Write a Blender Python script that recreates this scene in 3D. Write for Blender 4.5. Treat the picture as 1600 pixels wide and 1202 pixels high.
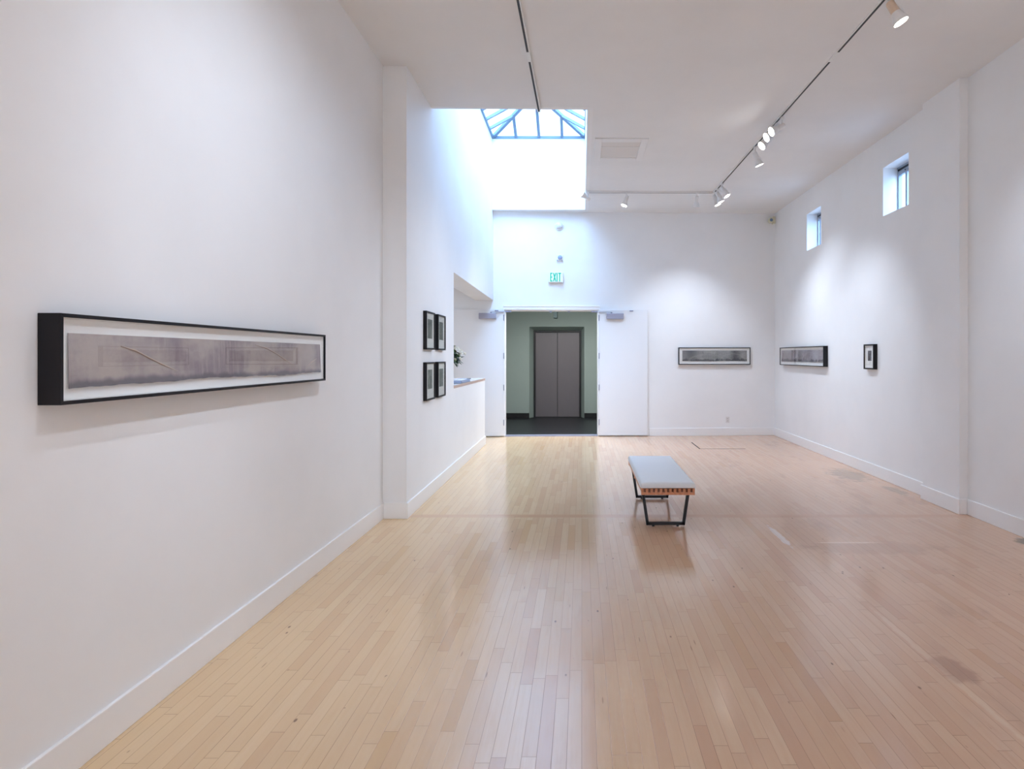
import bpy, bmesh, math, random
from mathutils import Vector, Matrix
random.seed(7)
S = bpy.context.scene
for o in list(bpy.data.objects): bpy.data.objects.remove(o)
COL = S.collection
R = math.radians

# ------------------------------------------------------------------ camera
cd = bpy.data.cameras.new('camera'); cam = bpy.data.objects.new('camera', cd); COL.objects.link(cam)
cam.location = (0, 0, 1.52); cam.rotation_euler = (R(90), 0, 0)
cd.sensor_fit = 'HORIZONTAL'; cd.sensor_width = 36; cd.lens = 967 / 1600 * 36
cd.shift_x = -109 / 1600; cd.shift_y = -44 / 1600
cd.clip_start = .05; cd.clip_end = 200
S.camera = cam

# ------------------------------------------------------------------ sky, exposure
S.view_settings.view_transform = 'Standard'; S.view_settings.look = 'None'
S.view_settings.gamma = 1; S.view_settings.use_curve_mapping = False
S.view_settings.exposure = 1.2
W = bpy.data.worlds.new('world'); S.world = W; W.use_nodes = True
bg = W.node_tree.nodes['Background']
bg.inputs[0].default_value = (.41, .64, 1.0, 1)
# bright overcast sky, strongest towards the veiled sun behind the viewer
_t = W.node_tree; _tc = _t.nodes.new('ShaderNodeTexCoord'); _vm = _t.nodes.new('ShaderNodeVectorMath'); _vm.operation = 'DOT_PRODUCT'
_t.links.new(_tc.outputs['Generated'], _vm.inputs[0]); _vm.inputs[1].default_value = Vector((.12, -.78, .62)).normalized()
_p = _t.nodes.new('ShaderNodeMath'); _p.operation = 'MAXIMUM'; _t.links.new(_vm.outputs['Value'], _p.inputs[0]); _p.inputs[1].default_value = 0
_q = _t.nodes.new('ShaderNodeMath'); _q.operation = 'POWER'; _t.links.new(_p.outputs[0], _q.inputs[0]); _q.inputs[1].default_value = 3
_r = _t.nodes.new('ShaderNodeMath'); _r.operation = 'MULTIPLY_ADD'; _t.links.new(_q.outputs[0], _r.inputs[0]); _r.inputs[1].default_value = 8.5; _r.inputs[2].default_value = 2.2
_t.links.new(_r.outputs[0], bg.inputs[1])
S.cycles.max_bounces = 12; S.cycles.diffuse_bounces = 8; S.cycles.glossy_bounces = 4
S.cycles.transparent_max_bounces = 12
S.cycles.sample_clamp_indirect = 6
S.cycles.caustics_reflective = False; S.cycles.caustics_refractive = False

def light(name, kind, loc, energy, color=(1, 1, 1), rot=None, direction=None, size=None, size_y=None, spot=None, blend=.5, radius=.03, portal=False):
    l = bpy.data.lights.new(name, kind); l.energy = energy; l.color = color
    if kind == 'AREA':
        l.shape = 'RECTANGLE'; l.size = size; l.size_y = size_y or size
        if portal: l.cycles.is_portal = True
    else:
        l.shadow_soft_size = radius
    if kind == 'SPOT': l.spot_size = R(spot); l.spot_blend = blend
    o = bpy.data.objects.new(name, l); COL.objects.link(o); o.location = loc
    if direction is not None: o.rotation_euler = Vector(direction).to_track_quat('-Z', 'Y').to_euler()
    elif rot: o.rotation_euler = rot
    return o
# daylight enters through the skylight and the two small windows
light('skylight_portal', 'AREA', (-.80, 9.19, 6.25), 1, direction=(0, 0, -1), size=1.9, size_y=4.95, portal=True)
light('window_portal', 'AREA', (3.97, 7.33, 3.55), 1, direction=(-1, 0, 0), size=.62, size_y=.62, portal=True)
light('window_portal', 'AREA', (3.97, 9.92, 3.56), 1, direction=(-1, 0, 0), size=.62, size_y=.62, portal=True)
REAR_FILL = (.76, .95, 1.24); HAL = (.84, .97, 1.17)
light('hall_fill_light', 'AREA', (-.2, 12.75, 2.84), 58, (.98, .98, 1), direction=(0, 0, -1), size=2.6, size_y=.6)  # unseen area light added to brighten the hall, no fixture modelled
light('alcove_fill_light', 'AREA', (-3.1, 10.0, 2.92), 9, HAL, direction=(0, 0, -1), size=1.2, size_y=1.2)  # added fill for the alcove, has no visible source

# ------------------------------------------------------------------ mesh helpers
class MB:
    def __init__(s): s.bm = bmesh.new()
    def box(s, x0, x1, y0, y1, z0, z1, M=None):
        vs = [s.bm.verts.new(p) for p in ((x0,y0,z0),(x1,y0,z0),(x1,y1,z0),(x0,y1,z0),(x0,y0,z1),(x1,y0,z1),(x1,y1,z1),(x0,y1,z1))]
        if M is not None:
            for v in vs: v.co = M @ v.co
        for f in ((3,2,1,0),(4,5,6,7),(0,1,5,4),(1,2,6,5),(2,3,7,6),(3,0,4,7)): s.bm.faces.new([vs[i] for i in f])
        return s
    def hexa(s, pts):
        vs = [s.bm.verts.new(p) for p in pts]
        for f in ((3,2,1,0),(4,5,6,7),(0,1,5,4),(1,2,6,5),(2,3,7,6),(3,0,4,7)): s.bm.faces.new([vs[i] for i in f])
        return s
    def poly(s, pts):
        s.bm.faces.new([s.bm.verts.new(p) for p in pts]); return s
    def bar(s, a, b, w, h, up=(0, 0, 1)):
        a = Vector(a); b = Vector(b); d = b - a; L = d.length; d.normalize()
        x = d.cross(Vector(up)).normalized(); z = x.cross(d)
        M = Matrix((x, d, z)).transposed().to_4x4(); M.translation = a
        return s.box(-w/2, w/2, 0, L, -h/2, h/2, M)
    def lathe(s, prof, n=28, M=None, cap=True):
        rings = []
        for r, z in prof:
            ring = []
            for i in range(n):
                t = 2*math.pi*i/n; p = Vector((r*math.cos(t), r*math.sin(t), z))
                ring.append(s.bm.verts.new(M @ p if M is not None else p))
            rings.append(ring)
        for a, b in zip(rings, rings[1:]):
            for i in range(n): s.bm.faces.new((a[i], a[(i+1) % n], b[(i+1) % n], b[i]))
        if cap:
            s.bm.faces.new(rings[0][::-1]); s.bm.faces.new(rings[-1])
        return s
    def tube(s, pts, r, n=10):
        pts = [Vector(p) for p in pts]; rings = []
        for k, p in enumerate(pts):
            d = (pts[min(k+1, len(pts)-1)] - pts[max(k-1, 0)]).normalized()
            u = d.orthogonal().normalized() if k == 0 else (u - d*u.dot(d)).normalized()
            w = d.cross(u); rr = r[k] if isinstance(r, (list, tuple)) else r
            rings.append([s.bm.verts.new(p + (u*math.cos(2*math.pi*i/n) + w*math.sin(2*math.pi*i/n))*rr) for i in range(n)])
        for a, b in zip(rings, rings[1:]):
            for i in range(n): s.bm.faces.new((a[i], a[(i+1) % n], b[(i+1) % n], b[i]))
        s.bm.faces.new(rings[0][::-1]); s.bm.faces.new(rings[-1])
        return s
    def build(s, name, mat, parent=None, bevel=0, seg=2, smooth=False, recalc=True):
        if recalc: bmesh.ops.recalc_face_normals(s.bm, faces=s.bm.faces)
        me = bpy.data.meshes.new(name); s.bm.to_mesh(me); s.bm.free()
        me.materials.append(mat)
        if smooth:
            for p in me.polygons: p.use_smooth = True
            try: me.set_sharp_from_angle(angle=R(38))
            except Exception: pass
        o = bpy.data.objects.new(name, me); COL.objects.link(o)
        if parent: o.parent = parent
        if bevel:
            m = o.modifiers.new('edge', 'BEVEL'); m.width = bevel; m.segments = seg; m.limit_method = 'ANGLE'
        return o
def tag(o, label=None, cat=None, group=None, kind=None):
    if label: o['label'] = label
    if cat: o['category'] = cat
    if group: o['group'] = group
    if kind: o['kind'] = kind
    return o
def empty(name, loc=(0, 0, 0), rz=0, **k):
    o = bpy.data.objects.new(name, None); COL.objects.link(o); o.location = loc; o.rotation_euler = (0, 0, rz)
    o.empty_display_size = .1
    return tag(o, **k)
def st(o): o['kind'] = 'structure'; return o

# ------------------------------------------------------------------ materials
def srgb(r, g, b):
    f = lambda c: (c/255/12.92) if c/255 <= .04045 else ((c/255+.055)/1.055)**2.4
    return (f(r), f(g), f(b), 1)
def pbr(name, col, rough=.5, metal=0, spec=.5, coat=0, emis=None, es=0):
    m = bpy.data.materials.new(name); m.use_nodes = True; b = m.node_tree.nodes['Principled BSDF']
    b.inputs['Base Color'].default_value = col; b.inputs['Roughness'].default_value = rough
    b.inputs['Metallic'].default_value = metal; b.inputs['Specular IOR Level'].default_value = spec
    b.inputs['Coat Weight'].default_value = coat
    if emis: b.inputs['Emission Color'].default_value = emis; b.inputs['Emission Strength'].default_value = es
    return m
class NT:
    def __init__(s, m): s.t = m.node_tree; s.L = s.t.links.new; s.b = s.t.nodes['Principled BSDF']
    def n(s, ty, **k):
        n = s.t.nodes.new(ty)
        for a, v in k.items(): setattr(n, a, v)
        return n
    def m(s, op, a, b=None, c=None, clamp=False):
        n = s.n('ShaderNodeMath', operation=op, use_clamp=clamp)
        for i, v in enumerate((a, b, c)):
            if v is None: continue
            if isinstance(v, (int, float)): n.inputs[i].default_value = v
            else: s.L(v, n.inputs[i])
        return n.outputs[0]
    def mix(s, f, a, b, mode='MIX'):
        n = s.n('ShaderNodeMix', data_type='RGBA', blend_type=mode)
        for i, v in ((0, f), (6, a), (7, b)):
            if isinstance(v, (int, float, tuple)): n.inputs[i].default_value = v
            else: s.L(v, n.inputs[i])
        return n.outputs[2]
    def noise(s, vec, scale, detail=3, rough=.55):
        n = s.n('ShaderNodeTexNoise'); s.L(vec, n.inputs['Vector'])
        n.inputs['Scale'].default_value = scale; n.inputs['Detail'].default_value = detail; n.inputs['Roughness'].default_value = rough
        return n.outputs['Fac']
    def comb(s, x, y, z=0):
        n = s.n('ShaderNodeCombineXYZ')
        for i, v in enumerate((x, y, z)):
            if isinstance(v, (int, float)): n.inputs[i].default_value = v
            else: s.L(v, n.inputs[i])
        return n.outputs[0]
    def white(s, vec):
        n = s.n('ShaderNodeTexWhiteNoise', noise_dimensions='3D'); s.L(vec, n.inputs['Vector']); return n.outputs['Value']
    def ss(s, x, a, b):
        n = s.n('ShaderNodeMapRange', interpolation_type='SMOOTHSTEP'); s.L(x, n.inputs[0])
        n.inputs[1].default_value = a; n.inputs[2].default_value = b; n.inputs[3].default_value = 0; n.inputs[4].default_value = 1
        return n.outputs[0]
    def ramp(s, f, stops):
        n = s.n('ShaderNodeValToRGB'); s.L(f, n.inputs[0]); e = n.color_ramp.elements
        while len(e) < len(stops): e.new(.5)
        for k, (p, c) in enumerate(stops): e[k].position = p; e[k].color = c
        return n.outputs[0]
    def xyz(s, kind='Object'):
        t = s.n('ShaderNodeTexCoord'); p = s.n('ShaderNodeSeparateXYZ'); s.L(t.outputs[kind], p.inputs[0])
        return t.outputs[kind], p.outputs[0], p.outputs[1], p.outputs[2]
    def bump(s, h, strength=.1, dist=.002):
        n = s.n('ShaderNodeBump'); n.inputs['Strength'].default_value = strength; n.inputs['Distance'].default_value = dist
        s.L(h, n.inputs['Height']); s.L(n.outputs[0], s.b.inputs['Normal'])

def wall_paint(name, col, rough=.55):
    m = pbr(name, col, rough, spec=.35); t = NT(m); v, x, y, z = t.xyz()
    n1 = t.noise(v, 1.3, 4); n2 = t.noise(v, 160, 2)
    c2 = tuple(c*.965 for c in col[:3]) + (1,)
    t.L(t.mix(t.ss(n1, .35, .7), col, c2), t.b.inputs['Base Color'])
    t.bump(n2, .06, .0015); return m
PAINT = wall_paint('white_wall_paint', (.80, .80, .80, 1))
CEIL = wall_paint('white_ceiling_paint', (.77, .77, .77, 1), .7)
TRIM = pbr('white_trim_gloss', (.81, .805, .80, 1), .35)
DOORP = pbr('white_door_paint', (.74, .745, .76, 1), .4)
SAGE = wall_paint('sage_green_paint', srgb(146, 158, 152))
FRAMEB = pbr('black_frame_lacquer', srgb(13, 9, 14), .5, spec=.3)
FRAMEG = pbr('charcoal_frame_lacquer', srgb(30, 30, 37), .45)
MATW = pbr('white_mat_board', (.83, .83, .81, 1), .85, spec=.2)
STEELB = pbr('black_steel', srgb(16, 16, 19), .35, metal=.2)
WHITEM = pbr('white_fixture_enamel', (.72, .71, .70, 1), .35)
CREAMN = pbr('cream_lamp_socket', srgb(205, 182, 160), .5)
BLACKP = pbr('black_plastic', srgb(14, 14, 18), .5)
ALU = pbr('brushed_aluminium', srgb(150, 152, 170), .42, metal=.55)
ALUG = pbr('grey_closer_cover', srgb(152, 152, 168), .5, metal=.1)
WPLAST = pbr('white_plastic', (.75, .76, .76, 1), .4)
LENS = pbr('lamp_lens_lit', (1, 1, 1, 1), .3, emis=(1, .97, .93, 1), es=9)
CARPET = pbr('charcoal_carpet', srgb(11, 13, 18), .4, spec=.4)
BLKBASE = pbr('black_rubber_base', srgb(9, 9, 13), .5)
SKYF = pbr('skylight_grey_steel', srgb(104, 128, 150), .5)
WINF = pbr('window_grey_metal', srgb(150, 160, 176), .5, metal=.1)
LAMIN = pbr('tan_plywood_edge', srgb(188, 164, 150), .5)
COUNT = pbr('pale_grey_counter', (.62, .63, .66, 1), .25)
GREENT = pbr('exit_green', srgb(0, 150, 118), .5, emis=srgb(0, 200, 160), es=.22)

def glass_mat(name, tint=(1, 1, 1, 1), gl=1.0, rough=.0):
    m = bpy.data.materials.new(name); m.use_nodes = True; t = m.node_tree; t.nodes.clear()
    o = t.nodes.new('ShaderNodeOutputMaterial'); tr = t.nodes.new('ShaderNodeBsdfTransparent'); tr.inputs[0].default_value = tint
    g = t.nodes.new('ShaderNodeBsdfGlossy'); g.inputs['Roughness'].default_value = rough
    # Schlick reflectance, the same from both faces of the pane
    ge = t.nodes.new('ShaderNodeNewGeometry'); dt = t.nodes.new('ShaderNodeVectorMath'); dt.operation = 'DOT_PRODUCT'
    t.links.new(ge.outputs['Normal'], dt.inputs[0]); t.links.new(ge.outputs['Incoming'], dt.inputs[1])
    def mm(op, a, b=None):
        n = t.nodes.new('ShaderNodeMath'); n.operation = op
        for i, v in enumerate((a, b)):
            if v is None: continue
            if isinstance(v, (int, float)): n.inputs[i].default_value = v
            else: t.links.new(v, n.inputs[i])
        return n.outputs[0]
    ab = mm('ABSOLUTE', dt.outputs['Value'])
    k = mm('MULTIPLY', mm('ADD', mm('MULTIPLY', mm('POWER', mm('SUBTRACT', 1, ab), 5), .96), .04), gl)
    mx = t.nodes.new('ShaderNodeMixShader')
    t.links.new(k, mx.inputs[0]); t.links.new(tr.outputs[0], mx.inputs[1]); t.links.new(g.outputs[0], mx.inputs[2])
    t.links.new(mx.outputs[0], o.inputs[0]); return m
GLASS = glass_mat('clear_window_glass', (.97, .99, 1, 1))
ARTGL = glass_mat('picture_glazing', (1, 1, 1, 1), .8)

# maple strip floor: strips run away from the camera
def floor_mat():
    m = pbr('maple_strip_floor', (.6, .45, .3, 1), .3, spec=.9); t = NT(m); v, x, y, z = t.xyz()
    wdt = .0572
    seam = t.m('MULTIPLY', t.m('GREATER_THAN', y, 5.835), t.m('LESS_THAN', y, 5.945))
    # in the crossing band the boards run sideways
    a = t.m('ADD', t.m('MULTIPLY', x, t.m('SUBTRACT', 1, seam)), t.m('MULTIPLY', t.m('ADD', y, .0), seam))
    l = t.m('ADD', t.m('MULTIPLY', y, t.m('SUBTRACT', 1, seam)), t.m('MULTIPLY', x, seam))
    row = t.m('FLOOR', t.m('DIVIDE', t.m('ADD', a, 20.02), wdt))
    fr = t.m('FRACT', t.m('DIVIDE', t.m('ADD', a, 20.02), wdt))
    r1 = t.white(t.comb(row, 3.3, 0)); r2 = t.white(t.comb(row, 7.7, 2))
    ln = t.m('ADD', .42, t.m('MULTIPLY', r2, .62))
    u = t.m('ADD', t.m('DIVIDE', t.m('ADD', l, 30), ln), t.m('MULTIPLY', r1, 17))
    idx = t.m('FLOOR', u); fu = t.m('FRACT', u)
    rb = t.white(t.comb(row, idx, 1.5)); rc = t.white(t.comb(row, idx, 8.5))
    # seams
    e1 = t.m('MINIMUM', fr, t.m('SUBTRACT', 1, fr))
    e2 = t.m('MULTIPLY', t.m('MINIMUM', fu, t.m('SUBTRACT', 1, fu)), t.m('DIVIDE', ln, wdt))
    gl = t.m('SUBTRACT', 1, t.ss(e1, .006, .026)); ge = t.m('SUBTRACT', 1, t.ss(e2, .006, .03))
    gap = t.m('MAXIMUM', t.m('MULTIPLY', gl, t.m('ADD', .35, t.m('MULTIPLY', rc, .55))), t.m('MULTIPLY', ge, .8))
    # grain
    gv = t.comb(t.m('MULTIPLY', a, 60), t.m('ADD', t.m('MULTIPLY', l, 3.2), t.m('MULTIPLY', rb, 40)), rb)
    g1 = t.noise(gv, 1, 5, .6)
    g2 = t.noise(t.comb(t.m('MULTIPLY', a, 14), t.m('ADD', t.m('MULTIPLY', l, 2), t.m('MULTIPLY', rc, 40)), rc), 1.6, 3)
    base = t.ramp(rb, [(0, srgb(201, 166, 136)), (.10, srgb(208, 177, 146)), (.5, srgb(214, 186, 153)), (.92, srgb(217, 190, 158)), (1, srgb(202, 168, 130))])
    c = t.mix(t.m('MULTIPLY', t.ss(g1, .35, .75), .30), base, srgb(204, 166, 132))
    c = t.mix(t.m('MULTIPLY', t.ss(g2, .5, .8), .18), c, srgb(186, 136, 100))
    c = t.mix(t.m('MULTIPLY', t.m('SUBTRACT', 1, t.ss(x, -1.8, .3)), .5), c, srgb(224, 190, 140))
    big = t.noise(v, .55, 3)
    # redder, more worn boards towards the window side of the room
    red = t.m('MULTIPLY', t.ss(t.m('ADD', x, t.m('MULTIPLY', big, 2.2)), .4, 3.4), .55)
    c = t.mix(red, c, srgb(200, 152, 126))
    # wear, scuffs and filler marks
    w1 = t.noise(t.comb(t.m('MULTIPLY', x, 2.2), t.m('MULTIPLY', y, .7), 3), 1.4, 5, .65)
    worn = t.m('MULTIPLY', t.ss(w1, .55, .68), t.ss(x, .8, 2.6))
    c = t.mix(t.m('MULTIPLY', worn, .30), c, srgb(158, 122, 104))
    vo = t.n('ShaderNodeTexVoronoi', feature='F1'); vo.inputs['Scale'].default_value = 1
    t.L(t.comb(t.m('MULTIPLY', x, 9), t.m('MULTIPLY', y, 4.2), 0), vo.inputs['Vector'])
    spot = t.m('MULTIPLY', t.m('SUBTRACT', 1, t.ss(vo.outputs['Distance'], .035, .075)),
               t.m('GREATER_THAN', t.noise(v, 2.1, 2), .49))
    c = t.mix(t.m('MULTIPLY', spot, .75), c, srgb(92, 66, 52))
    # short dark splits that follow the grain
    v2 = t.n('ShaderNodeTexVoronoi', feature='F1'); v2.inputs['Scale'].default_value = 1
    t.L(t.comb(t.m('MULTIPLY', x, 26), t.m('MULTIPLY', y, 2.6), 5), v2.inputs['Vector'])
    sp2 = t.m('MULTIPLY', t.m('SUBTRACT', 1, t.ss(v2.outputs['Distance'], .04, .10)), t.m('GREATER_THAN', t.noise(v, 1.7, 3), .54))
    c = t.mix(t.m('MULTIPLY', sp2, .5), c, srgb(112, 78, 58))
    def blot(cx, cy, rx, ry, amt, col, edge=1.0):
        nonlocal c
        dx = t.m('DIVIDE', t.m('SUBTRACT', x, cx), rx); dy = t.m('DIVIDE', t.m('SUBTRACT', y, cy), ry)
        d = t.m('SQRT', t.m('ADD', t.m('MULTIPLY', dx, dx), t.m('MULTIPLY', dy, dy)))
        d = t.m('ADD', d, t.m('MULTIPLY', t.m('SUBTRACT', t.noise(v, 9, 4), .5), 1.6))
        c = t.mix(t.m('MULTIPLY', t.m('SUBTRACT', 1, t.ss(d, .55, edge)), amt), c, col)
    blot(3.42, 7.95, .26, .50, .45, srgb(120, 114, 98))
    blot(3.55, 7.0, .10, .30, .45, srgb(110, 104, 90))
    blot(3.66, 5.05, .12, .16, .75, srgb(98, 94, 70))
    blot(1.80, 3.00, .10, .17, .36, srgb(132, 78, 66))
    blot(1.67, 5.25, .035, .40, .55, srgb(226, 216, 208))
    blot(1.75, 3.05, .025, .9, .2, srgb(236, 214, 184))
    blot(2.30, 4.9, .7, .2, .22, srgb(150, 112, 96))
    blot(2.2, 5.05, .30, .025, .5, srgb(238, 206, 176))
    c = t.mix(t.m('MULTIPLY', seam, .35), c, srgb(190, 138, 108))
    c = t.mix(t.m('MULTIPLY', gap, .72), c, srgb(104, 70, 46))
    t.L(c, t.b.inputs['Base Color'])
    rg = t.m('ADD', .125, t.m('MULTIPLY', t.noise(v, 1.1, 2), .06))
    t.L(rg, t.b.inputs['Roughness'])
    t.bump(t.m('ADD', t.m('MULTIPLY', gap, -1), t.m('MULTIPLY', t.noise(v, 7, 3), .25)), .22, .0012)
    return m
FLOOR = floor_mat()

def wood(name, c1, c2, sc=1):
    m = pbr(name, c1, .4); t = NT(m); v, x, y, z = t.xyz()
    g = t.noise(t.comb(t.m('MULTIPLY', x, 40*sc), t.m('MULTIPLY', y, 3), t.m('MULTIPLY', z, 40)), 1, 4)
    t.L(t.mix(t.ss(g, .3, .7), c1, c2), t.b.inputs['Base Color']); return m
BENCHW = wood('bench_birch_wood', srgb(214, 150, 112), srgb(190, 122, 84))
def cushion_mat():
    m = pbr('pale_grey_vinyl', srgb(222, 226, 230), .38); t = NT(m); v, x, y, z = t.xyz()
    t.bump(t.noise(v, 260, 3), .12, .001); return m
VINYL = cushion_mat()
def elev_mat():
    m = pbr('brushed_bronze_steel', srgb(98, 90, 92), .42, metal=.25); t = NT(m); v, x, y, z = t.xyz()
    g = t.noise(t.comb(t.m('MULTIPLY', x, 300), 0, t.m('MULTIPLY', z, 3)), 1, 3)
    t.L(t.mix(g, srgb(112, 106, 108), srgb(97, 91, 94)), t.b.inputs['Base Color']); return m
ELEV = elev_mat()

def misty(name, w, h, seed, mid, light_, dark, line=True, vdark=None, hill=.35):
    """misty landscape panel; object coords: x along the panel (centred), z up from its lower edge"""
    m = pbr(name, mid, .8, spec=.2); t = NT(m); v, x, y, z = t.xyz()
    zz = t.m('DIVIDE', z, h)
    n1 = t.noise(t.comb(t.m('ADD', x, seed), 0, t.m('MULTIPLY', z, 1.6)), 2.6/w*2.2, 5, .6)
    st_ = t.noise(t.comb(t.m('MULTIPLY', t.m('ADD', x, seed), 34/w*2), 0, t.m('MULTIPLY', z, 2.5)), 1, 4, .6)
    c = t.mix(t.ss(n1, .36, .66), mid, light_)
    c = t.mix(t.m('MULTIPLY', t.ss(st_, .42, .68), .6), c, light_)
    # dark hills along the foot
    hn = t.noise(t.comb(t.m('ADD', x, seed*2), 1, 0), 9/w, 5, .62)
    edge = t.m('MULTIPLY', t.m('SUBTRACT', hn, .33), hill*3.2)
    c = t.mix(t.m('MULTIPLY', t.m('SUBTRACT', 1, t.ss(t.m('SUBTRACT', zz, edge), -.03, .10)), .85), c, dark)
    fl = t.noise(v, 70, 4, .7)
    c = t.mix(t.m('MULTIPLY', t.ss(fl, .5, .7), .10), c, dark)
    if vdark:
        for cx, ww, am in vdark:
            d = t.m('ABSOLUTE', t.m('SUBTRACT', x, cx))
            c = t.mix(t.m('MULTIPLY', t.m('SUBTRACT', 1, t.ss(d, 0, ww)), am), c, dark)
    if line:   # pale arcs
        for cx, r, sx in line:
            dx = t.m('DIVIDE', t.m('SUBTRACT', x, cx), sx)
            d = t.m('ABSOLUTE', t.m('SUBTRACT', t.m('SQRT', t.m('ADD', t.m('MULTIPLY', dx, dx), t.m('MULTIPLY', zz, zz))), r))
            c = t.mix(t.m('MULTIPLY', t.m('SUBTRACT', 1, t.ss(d, .01, .07)), .35), c, light_)
    t.L(c, t.b.inputs['Base Color']); return m
def photo_mat(name, seed, dark, light_):
    m = pbr(name, dark, .6, spec=.3); t = NT(m); v, x, y, z = t.xyz()
    n = t.noise(t.comb(t.m('ADD', x, seed), 0, z), 11, 5, .65)
    t.L(t.mix(t.ss(n, .38, .68), dark, light_), t.b.inputs['Base Color']); return m

# ------------------------------------------------------------------ room shell
def zc(x, y):
    q = min(max((y - 5.8)/6, 0), 1); p = min(max((x + 1.8)/5.5, 0), 1)
    return 4.245 + .02*q - .05*p*(1 - q)
def lx(y): return -1.642 - .006*(y - 5.8)
BR = math.atan(.035)
MBK = Matrix.Translation((.5, 11.80, 0)) @ Matrix.Rotation(BR, 4, 'Z')   # frame of the back wall
def bu(X): return (X - .5)/math.cos(BR)

st(MB().box(-5, 4.4, -4.6, 12.02, -.1, 0).build('floor', FLOOR))
st(MB().box(-5, 4.4, 12.02, 16.4, -.1, -.001).build('floor_hall', CARPET))

# ceiling with the skylight opening
WX0, WX1, WY0, WY1 = -1.66, .062, 6.81, 11.57
b = MB(); xs = [-2.3, WX0, WX1+.05, 4.1]; ys = [-4.6, 0, 5.8, WY0-.05, WY1+.05, 12.05]
for i in range(3):
    for j in range(5):
        if i == 1 and j == 3: continue
        if i == 0 and j >= 3: 
            if j >= 3: continue
        c = [(xs[i], ys[j]), (xs[i+1], ys[j]), (xs[i+1], ys[j+1]), (xs[i], ys[j+1])]
        b.hexa([(x, y, zc(x, y)) for x, y in c] + [(x, y, zc(x, y) + .11) for x, y in c])
st(b.build('ceiling', CEIL, recalc=True))

# light well above the opening
RZ = 5.59
b = MB()
def wellwall(x0, x1, y0, y1):
    c = [(x0, y0), (x1, y0), (x1, y1), (x0, y1)]
    b.hexa([(x, y, zc(x, y)-.001) for x, y in c] + [(x, y, RZ) for x, y in c])
wellwall(WX1, WX1+.06, WY0-.06, WY1+.06)
wellwall(WX0-.1, WX1, WY0-.06, WY0)
wellwall(WX0-.1, WX1, WY1, WY1+.06)
st(b.build('wall_skylight_well', PAINT))

# left wall, near length
st(MB().box(-2.1, -1.865, -4.6, 5.802, 0, 4.5).build('wall_left', PAINT))
# projecting far length with the counter opening and the beam over it
b = MB()
def slab(y0, y1, z0a, z0b, z1, th, b=b):
    b.hexa([(lx(y0)-th, y0, z0a), (lx(y0), y0, z0a), (lx(y1), y1, z0b), (lx(y1)-th, y1, z0b),
            (lx(y0)-th, y0, z1), (lx(y0), y0, z1), (lx(y1), y1, z1), (lx(y1)-th, y1, z1)])
slab(5.80, 8.0, 0, 0, RZ, .34)
slab(8.0, 11.95, 2.608, 2.582, RZ, .34)
st(b.build('wall_left_projection', PAINT))
b = MB(); slab(8.0, 10.68, 0, 0, 1.105, .12, b)
st(b.build('wall_left_counter_base', PAINT))
# alcove behind the counter
st(MB().box(-4.6, -1.985, 7.86, 8.0, 0, 3.1).build('wall_alcove_front', PAINT))
st(MB().box(-4.6, -4.45, 7.86, 12.0, 0, 3.1).build('wall_alcove_side', PAINT))
st(MB().box(-4.6, -1.99, 7.86, 11.9, 2.96, 3.1).build('ceiling_alcove', CEIL))

# right wall with two deep-set window openings
def grid_wall(b, us, zs, holes, place):
    for i in range(len(us)-1):
        for j in range(len(zs)-1):
            um, zm = (us[i]+us[i+1])/2, (zs[j]+zs[j+1])/2
            if any(h[0] < um < h[1] and h[2] < zm < h[3] for h in holes): continue
            place(us[i], us[i+1], zs[j], zs[j+1])
WR = 3.715
H1 = (9.612, 10.217, 3.262, 3.862); H2 = (7.035, 7.63, 3.248, 3.842)
b = MB()
grid_wall(b, [-4.6, H2[0], H2[1], H1[0], H1[1], 12.2], [0, H2[2], H1[2], H2[3], H1[3], 4.5], [H1, H2],
          lambda a, c, d, e: b.box(WR, WR+.235, a, c, d, e))
b.box(3.635, WR+.05, 5.955, 6.60, 0, 4.5)
st(b.build('wall_right', PAINT))
# back wall with the double-door opening
DU0, DU1, DZ = bu(-1.468), bu(.321), 2.405
b = MB()
grid_wall(b, [bu(-5), DU0, DU1, bu(4.1)], [0, DZ, 4.6], [(DU0, DU1, -1, DZ)], lambda a, c, d, e: b.box(a, c, 0, .2, d, e, MBK))
st(b.build('wall_back', PAINT))
# rear wall behind the viewer
st(MB().box(-2.3, 4.1, -4.6, -4.4, 0, 4.5).build('wall_rear', PAINT))

# hall beyond the doors
HY, EY = 15.23, 15.47
ex0, ex1, ez = -1.20, -.016, 2.166
ox0, ox1, oz = -1.292, .063, 2.25
b = MB()
grid_wall(b, [-4.2, ox0, ox1, 3.2], [0, oz, 3.0], [(ox0, ox1, -1, oz)], lambda a, c, d, e: b.box(a, c, HY, HY+.06, d, e))
# splayed reveals round the lift
b.hexa([(ox0-.02, HY+.001, 0), (ox0, HY+.001, 0), (ex0, EY, 0), (ex0-.05, EY, 0), (ox0-.02, HY+.001, oz), (ox0, HY+.001, oz), (ex0, EY, ez), (ex0-.05, EY, oz)])
b.hexa([(ox1, HY+.001, 0), (ox1+.02, HY+.001, 0), (ex1+.05, EY, 0), (ex1, EY, 0), (ox1, HY+.001, oz), (ox1+.02, HY+.001, oz), (ex1+.05, EY, oz), (ex1, EY, ez)])
b.hexa([(ox0, HY+.001, oz), (ox1, HY+.001, oz), (ex1, EY, ez), (ex0, EY, ez), (ox0, HY+.001, oz+.03), (ox1, HY+.001, oz+.03), (ex1, EY, oz+.03), (ex0, EY, oz+.03)])
b.box(-4.2, -2.02, 12.1, 16, 0, 3.0)
b.box(1.9, 3.2, 12.1, 16, 0, 3.0)
b.box(-4.2, 3.2, EY+.1, EY+.3, 0, 3.0)
st(b.build('wall_hall', SAGE))
b = MB()   # sage skin on the hall side of the gallery wall
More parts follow.
